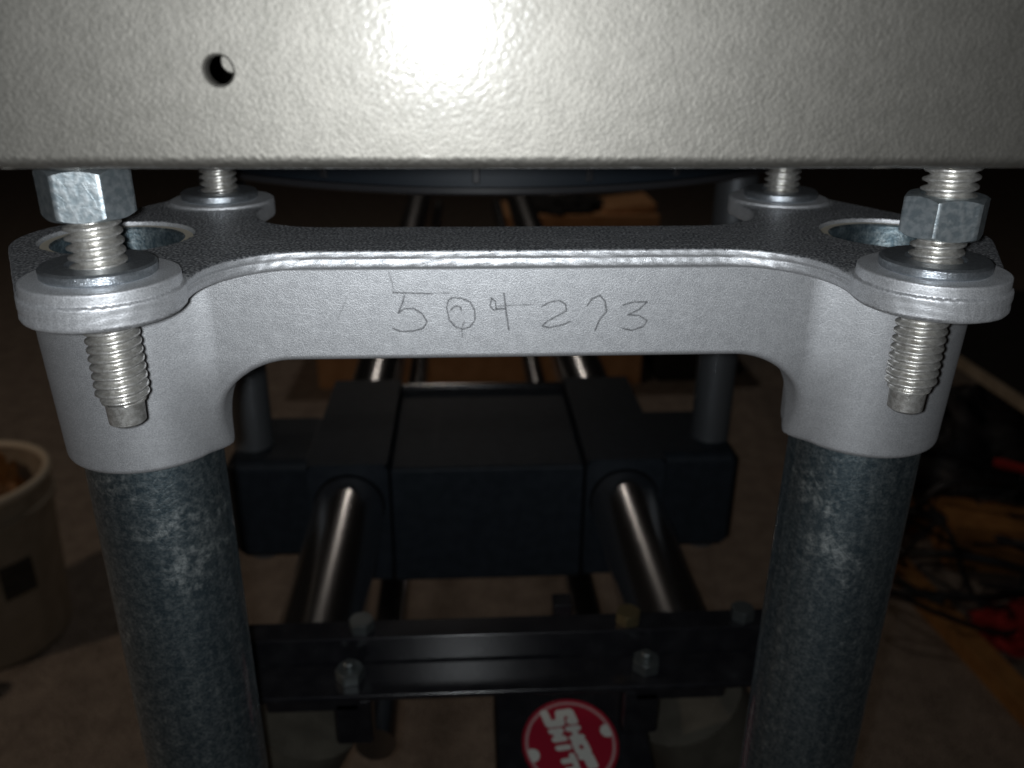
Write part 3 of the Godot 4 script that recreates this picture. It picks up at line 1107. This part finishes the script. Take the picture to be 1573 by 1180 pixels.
func badge_texture() -> ImageTexture:
	var n := 384
	var im := Image.create(n, n, false, Image.FORMAT_RGB8)
	var red := Color(0.25, 0.009, 0.024).linear_to_srgb()
	var white := Color(0.46, 0.46, 0.42).linear_to_srgb()
	var pink := Color(0.34, 0.2, 0.2).linear_to_srgb()
	# strokes in a frame of -1..1, x along the words, y up
	var s := []
	# tall S shared by both words
	s.append_array([[-0.5, 0.2, -0.5, 0.27, 0.09], [-0.5, 0.27, -0.72, 0.27, 0.09], [-0.72, 0.27, -0.72, 0.04, 0.09], [-0.72, 0.04, -0.5, -0.02, 0.09], [-0.5, -0.02, -0.5, -0.27, 0.09], [-0.5, -0.27, -0.78, -0.27, 0.09]])
	var words := {"H": [[0, 0, 0, 1], [1, 0, 1, 1], [0, 0.5, 1, 0.5]], "O": [[0, 0, 1, 0], [1, 0, 1, 1], [1, 1, 0, 1], [0, 1, 0, 0]], "P": [[0, 0, 0, 1], [0, 1, 1, 1], [1, 1, 1, 0.5], [1, 0.5, 0, 0.5]], "M": [[0, 0, 0, 1], [0, 1, 0.5, 0.35], [0.5, 0.35, 1, 1], [1, 1, 1, 0]], "I": [[0.5, 0, 0.5, 1]], "T": [[0.5, 0, 0.5, 1], [0, 1, 1, 1]]}
	for row in [["HOP", -0.32, 0.08, 0.22, 0.21, 0.34], ["MITH", -0.32, -0.29, 0.2, 0.21, 0.305]]:
		var x: float = row[1]
		for ch in row[0]:
			for q in words[ch]:
				s.append([x + q[0] * row[3], row[2] + q[1] * row[4], x + q[2] * row[3], row[2] + q[3] * row[4], 0.064])
			x += row[5]
	for j in n:
		for i in n:
			var p := Vector2((i + 0.5) / n * 2.0 - 1.0, 1.0 - (j + 0.5) / n * 2.0)
			var r := p.length()
			var c := red
			if r > 0.9 and r < 0.965:
				c = pink
			if p.distance_to(Vector2(0.0, 0.86)) < 0.15 and r < 0.93 or p.distance_to(Vector2(0.0, -0.86)) < 0.15 and r < 0.93:
				c = white
			elif absf(p.x) < 0.9 and absf(p.y) < 0.42:
				# leaning letters
				var w := Vector2(p.x - p.y * 0.18, p.y)
				for k in s:
					var a := Vector2(k[0], k[1])
					var b := Vector2(k[2], k[3])
					var ab := b - a
					var t := clampf((w - a).dot(ab) / maxf(ab.length_squared(), 1e-6), 0.0, 1.0)
					if w.distance_squared_to(a + ab * t) < k[4] * k[4]:
						c = white
						break
			im.set_pixel(i, j, c)
	return ImageTexture.create_from_image(im)


func build_surroundings(card: Material, wood: Material, plastic: Material, cloth_black: Material, rubber: Material, red_cloth: Material, dull: Material, iron: Material) -> void:
	var riser_like := mat(lin(0.4, 0.41, 0.42), 0.3, 0.9)
	# drum under the far part of the housing
	var navy := mat(lin(0.015, 0.021, 0.029), 0.5, 0.2)
	var d := thing("motor_drum", "dark navy drum hanging under the back of the silver housing", "motor", Vector3(0.0155, 1.0785, -0.592))
	var b := Builder.new()
	b.lathe([Vector2(0.0, 0.0), Vector2(0.195, 0.0), Vector2(0.199, 0.001), Vector2(0.2, 0.002), Vector2(0.2, 0.0045)], 96)
	part("lower_ring", b, rubber, d)
	b = Builder.new()
	b.lathe([Vector2(0.197, 0.0045), Vector2(0.197, 0.0487), Vector2(0.0, 0.0487)], 96)
	part("shell", b, navy, d)
	for a in [-24.0, -2.5, 13.0, 27.0]:
		b = Builder.new()
		b.box(Vector3(sin(deg_to_rad(a)) * 0.1975, 0.0262, cos(deg_to_rad(a)) * 0.1975), Vector3(0.0035, 0.04, 0.002), 0.0005, Basis(Vector3.UP, deg_to_rad(a)))
		part("seam_strip", b, rubber, d)

	# pail on the carpet, scraps inside
	var pail := thing("plastic_pail", "off white plastic pail standing on the carpet, half full of scrap", "bucket", Vector3(-0.955, 0, -1.465))
	b = Builder.new()
	b.lathe([Vector2(0.0, 0.004), Vector2(0.128, 0.004), Vector2(0.131, 0.010), Vector2(0.146, 0.30), Vector2(0.152, 0.302), Vector2(0.152, 0.312), Vector2(0.147, 0.314), Vector2(0.149, 0.352), Vector2(0.142, 0.352), Vector2(0.126, 0.02), Vector2(0.0, 0.02)], 64)
	part("pail_body", b, plastic, pail)
	b = Builder.new()
	var ring := []
	for i in 13:
		var a := TAU * i / 12.0
		ring.append(Vector2(0.1465 + cos(a) * 0.0085, 0.357 - sin(a) * 0.0085))
	b.lathe(ring, 64, Vector3.ZERO, Basis.IDENTITY, true)
	part("rolled_rim", b, mat(lin(0.85, 0.74, 0.58), 0.45), pail)
	b = Builder.new()
	b.box(Vector3(0.112, 0.19, 0.087), Vector3(0.06, 0.07, 0.004), 0.001, Basis(Vector3.UP, deg_to_rad(52.0)))
	part("label_patch", b, dull, pail)
	solo("waste_rag", lump(0.118, 0.27, 0.118, 31, 0.1), cloth_black, "dark crumpled rag filling the plastic pail", "rag", Vector3(-0.955, 0.021, -1.465))
	solo("paper_wad", lump(0.05, 0.11, 0.05, 71, 0.18), card, "crumpled brown paper sticking up at the right side of the pail", "paper", Vector3(-0.895, 0.22, -1.48))
	solo("paper_wad", lump(0.05, 0.09, 0.05, 72, 0.3), wood, "smaller orange brown paper wad at the back of the pail", "paper", Vector3(-0.945, 0.27, -1.545))
	var scraps := [[0.04, 0.20, 0.03, 20.0, 30.0], [-0.03, 0.19, -0.05, -40.0, 12.0], [0.07, 0.185, -0.06, 75.0, -15.0], [0.0, 0.2, 0.07, 110.0, 20.0]]
	var kinds := ["brown scrap stick leaning against the wall of the pail", "scrap stick lying deepest in the pail", "short scrap stick across the far side of the pail", "scrap stick nearest the front of the pail"]
	for i in scraps.size():
		var q: Array = scraps[i]
		b = Builder.new()
		b.box(Vector3.ZERO, Vector3(0.022, 0.3, 0.018), 0.002)
		var sc := solo("scrap_stick", b, wood if i % 2 else dull, kinds[i], "scrap", Vector3(-0.955 + q[0] * 0.6, q[1] + 0.09, -1.465 + q[2] * 0.6), "scrap in the pail")
		sc.rotation = Vector3(deg_to_rad(q[4]), deg_to_rad(q[3]), deg_to_rad(8.0 * (i - 1)))

	# boxes at the back
	b = Builder.new()
	var cb := thing("cardboard_box", "wide brown cardboard box on the carpet far behind the carriage", "box", Vector3(0.06, 0, -2.9))
	b.box(Vector3(0, 0.22, 0), Vector3(1.12, 0.44, 0.36), 0.004)
	part("carton", b, card, cb)
	b = Builder.new()
	b.box(Vector3(-0.28, 0.4425, 0.0), Vector3(0.54, 0.004, 0.34), 0.001)
	part("flap", b, card, cb)
	var cc := thing("tall_carton", "taller orange brown carton behind the wide cardboard box", "box", Vector3(0.46, 0, -3.35))
	b = Builder.new()
	b.box(Vector3(0, 0.25, 0), Vector3(0.6, 0.5, 0.3), 0.004)
	part("carton", b, card, cc)
	b = Builder.new()
	b.box(Vector3(0.19, 0.515, 0.0), Vector3(0.2, 0.03, 0.24), 0.004, Basis(Vector3.BACK, 0.12))
	part("folded_flap", b, card, cc)
	solo("dark_cloth", lump(0.17, 0.06, 0.12, 61, 0.2), cloth_black, "dark cloth heaped on top of the taller carton", "cloth", Vector3(0.38, 0.5, -3.33))
	b = Builder.new()
	b.box(Vector3(0, 0.14, 0), Vector3(0.24, 0.28, 0.3), 0.02)
	solo("black_case", b, cloth_black, "black case on the carpet beside the cardboard box", "case", Vector3(0.79, 0, -2.88))

	# clutter beside the right post
	b = Builder.new()
	b.box(Vector3(0, 0.02, 0), Vector3(0.052, 0.04, 1.1), 0.003)
	var pl := solo("lumber_plank", b, wood, "long orange brown plank lying along the cable heap", "plank", Vector3(1.0, 0, -1.35))
	pl.rotation.y = deg_to_rad(4.0)
	b = Builder.new()
	b.box(Vector3(0, 0.06, 0), Vector3(0.3, 0.12, 0.13), 0.003)
	var bl := solo("wood_block", b, wood, "short orange brown wood block behind the black cables", "block", Vector3(1.27, 0, -1.62))
	bl.rotation.y = deg_to_rad(-12.0)
	b = Builder.new()
	b.box(Vector3(0, 0.03, 0), Vector3(0.1, 0.06, 0.07), 0.003)
	var bl2 := solo("wood_block", b, wood, "small orange wood offcut near the end of the plank", "block", Vector3(1.11, 0, -1.78))
	bl2.rotation.y = deg_to_rad(24.0)
	var offcuts := [[1.2, -1.9, 0.42, 0.05, 0.09, -35.0, "orange brown board propped slantwise in front of the bag"], [1.36, -1.35, 0.3, 0.06, 0.06, 62.0, "square orange brown batten lying beyond the red cloth"], [1.02, -2.05, 0.22, 0.07, 0.1, 15.0, "stubby brown block at the far end of the clutter"]]
	for q in offcuts:
		b = Builder.new()
		b.box(Vector3(0, q[3] * 0.5, 0), Vector3(q[2], q[3], q[4]), 0.003)
		var oc := solo("board_offcut", b, wood, q[6], "board", Vector3(q[0], 0, q[1]))
		oc.rotation.y = deg_to_rad(q[5])
	# crumpled red cloth and black bag from a bumpy half ball
	solo("red_cloth", lump(0.1, 0.055, 0.07, 21, 0.25), red_cloth, "crumpled red cloth lying by the plank", "cloth", Vector3(1.15, 0, -1.36))
	solo("black_bag", lump(0.26, 0.26, 0.24, 22, 0.16), mat(lin(0.045, 0.045, 0.05), 0.5, 0.0, null, null, 0.0, 4.0), "slumped black bag behind the heap of cables", "bag", Vector3(1.34, 0, -2.05))
	var cords := [
		[[0.9, 0.012, -1.9], [1.0, 0.06, -1.78], [1.15, 0.1, -1.62], [1.32, 0.07, -1.5], [1.5, 0.012, -1.5]],
		[[0.86, 0.012, -1.75], [0.95, 0.05, -1.6], [1.08, 0.11, -1.48], [1.22, 0.1, -1.4], [1.45, 0.02, -1.3]],
		[[0.88, 0.012, -1.5], [0.97, 0.052, -1.43], [1.08, 0.06, -1.4], [1.2, 0.03, -1.45], [1.3, 0.012, -1.4]],
		[[1.05, 0.014, -1.7], [1.12, 0.15, -1.7], [1.25, 0.19, -1.66], [1.36, 0.14, -1.62], [1.44, 0.014, -1.62]],
		[[0.95, 0.012, -2.1], [1.05, 0.1, -1.98], [1.22, 0.17, -1.86], [1.4, 0.1, -1.75], [1.55, 0.012, -1.7]],
	]
	var cl := ["black cable arching over the middle of the clutter", "black cable drooping across the plank", "black cable looping low over the near end of the plank", "black cable standing up in a steep arch behind the wood block", "black cable climbing over the back of the clutter by the bag"]
	for i in cords.size():
		var cu := Curve3D.new()
		var pts: Array = cords[i]
		for j in pts.size():
			var p := Vector3(pts[j][0], pts[j][1], pts[j][2])
			var a: Array = pts[maxi(j - 1, 0)]
			var z: Array = pts[mini(j + 1, pts.size() - 1)]
			var tan := (Vector3(z[0], z[1], z[2]) - Vector3(a[0], a[1], a[2])) / 6.0
			cu.add_point(p, -tan, tan)
		b = Builder.new()
		b.tube(cu.tessellate(4, 3), 0.010, 12)
		solo("power_cable", b, rubber, cl[i], "cable", Vector3.ZERO, "cables in the clutter")
	var wr := thing("ring_spanner", "grey steel ring spanner lying across the top of the black bag", "tool", Vector3(1.26, 0.262, -1.98))
	b = Builder.new()
	b.box(Vector3.ZERO, Vector3(0.16, 0.007, 0.014), 0.002)
	part("shank", b, riser_like, wr)
	for e in [-0.092, 0.092]:
		b = Builder.new()
		b.lathe([Vector2(0.01, -0.006), Vector2(0.0175, -0.006), Vector2(0.0175, 0.006), Vector2(0.01, 0.006), Vector2(0.01, -0.006)], 24, Vector3(e, 0, 0))
		part("ring_end", b, riser_like, wr)
	wr.rotation = Vector3(0.15, 0.6, -0.1)
	# a tangle of thin leads nobody could count
	b = Builder.new()
	var r := RandomNumberGenerator.new()
	r.seed = 41
	for i in 16:
		var cu := Curve3D.new()
		var c := Vector3(r.randf_range(0.95, 1.45), 0.0, r.randf_range(-2.0, -1.35))
		var a0 := r.randf() * TAU
		for k in 7:
			var a := a0 + k * r.randf_range(0.5, 1.0)
			var q := r.randf_range(0.08, 0.2)
			var hgt := 0.012 if k == 0 or k == 6 else r.randf_range(0.03, 0.17)
			cu.add_point(c + Vector3(cos(a) * q * 1.3, hgt, sin(a) * q), Vector3(sin(a), 0, -cos(a)) * q * 0.3, Vector3(-sin(a), 0, cos(a)) * q * 0.3)
		b.tube(cu.tessellate(3, 5), r.randf_range(0.003, 0.006), 6)
	var tg := solo("cable_tangle", b, rubber, "dim tangle of thin black leads heaped beside the right post", "cables")
	tg.set_meta("kind", "stuff")
	var sd := thing("screwdriver", "screwdriver with a dark red handle lying on the tangle of leads", "screwdriver", Vector3(1.3, 0.175, -1.78))
	b = Builder.new()
	b.lathe([Vector2(0.0, 0.0), Vector2(0.011, 0.002), Vector2(0.014, 0.02), Vector2(0.011, 0.06), Vector2(0.014, 0.085), Vector2(0.008, 0.1), Vector2(0.0, 0.1)], 16, Vector3.ZERO, Basis.IDENTITY, true)
	part("handle", b, red_cloth, sd)
	b = Builder.new()
	b.lathe([Vector2(0.0032, 0.1), Vector2(0.0032, 0.22), Vector2(0.0, 0.222)], 12)
	part("blade", b, riser_like, sd)
	sd.rotation = Vector3(1.5, 0.9, 0.1)
	# low bench far right
	var be := thing("low_bench", "dark low bench at the far right with a pale worn front edge", "bench", Vector3(1.62, 0, -2.1))
	b = Builder.new()
	b.box(Vector3(0.01, 0.34, 0), Vector3(0.6, 0.03, 1.1), 0.003)
	part("bench_top", b, cloth_black, be)
	b = Builder.new()
	b.box(Vector3(-0.3, 0.342, 0), Vector3(0.014, 0.03, 1.1), 0.002)
	part("edge_strip", b, plastic, be)
	for q in [[-0.25, -0.5], [0.26, -0.5], [-0.25, 0.5], [0.26, 0.5]]:
		b = Builder.new()
		b.box(Vector3(q[0], 0.1625, q[1]), Vector3(0.04, 0.325, 0.04), 0.003)
		part("leg", b, cloth_black, be)
	# little wheel at the far left
	var wh := thing("caster_wheel", "small black caster wheel standing on the carpet in front of the pail", "wheel", Vector3(-0.9, 0, -1.28))
	b = Builder.new()
	var side := Basis(Vector3.FORWARD, PI / 2)
	b.lathe([Vector2(0.008, -0.011), Vector2(0.022, -0.011), Vector2(0.026, -0.007), Vector2(0.026, 0.007), Vector2(0.022, 0.011), Vector2(0.008, 0.011)], 32, Vector3(0, 0.026, 0), side)
	part("tyre", b, rubber, wh)
	b = Builder.new()
	b.lathe([Vector2(0.0, -0.009), Vector2(0.0085, -0.009), Vector2(0.0085, 0.009), Vector2(0.0, 0.009)], 20, Vector3(0, 0.026, 0), side)
	part("hub", b, dull, wh)


func lump(rx: float, ry: float, rz: float, seed_: int, rough: float) -> Builder:
	var f := FastNoiseLite.new()
	f.seed = seed_
	f.frequency = 1.4
	f.fractal_octaves = 3
	var b := Builder.new()
	var nu := 40
	var nv := 16
	for j in nv + 1:
		var ph := PI / 2 * j / nv
		for i in nu + 1:
			var a := TAU * i / nu
			var d := Vector3(cos(ph) * cos(a), sin(ph), cos(ph) * sin(a))
			var k := 1.0 + rough * 2.0 * f.get_noise_3d(d.x * 1.6, d.y * 1.6, d.z * 1.6)
			b.vert(Vector3(d.x * rx, d.y * ry, d.z * rz) * k, Vector3(d.x / rx, d.y / ry, d.z / rz).normalized())
	for j in nv:
		for i in nu:
			var s := j * (nu + 1) + i
			b.quad(s, s + 1, s + nu + 2, s + nu + 1)
	# true normals
	var acc := PackedVector3Array()
	acc.resize(b.v.size())
	for t in range(0, b.idx.size(), 3):
		var g := (b.v[b.idx[t + 2]] - b.v[b.idx[t]]).cross(b.v[b.idx[t + 1]] - b.v[b.idx[t]])
		for q in 3:
			acc[b.idx[t + q]] += g
	for j in nv + 1:
		var s := acc[j * (nu + 1)] + acc[j * (nu + 1) + nu]
		acc[j * (nu + 1)] = s
		acc[j * (nu + 1) + nu] = s
	for i in b.v.size():
		if acc[i].length() > 0.0:
			b.n[i] = acc[i].normalized()
	return b
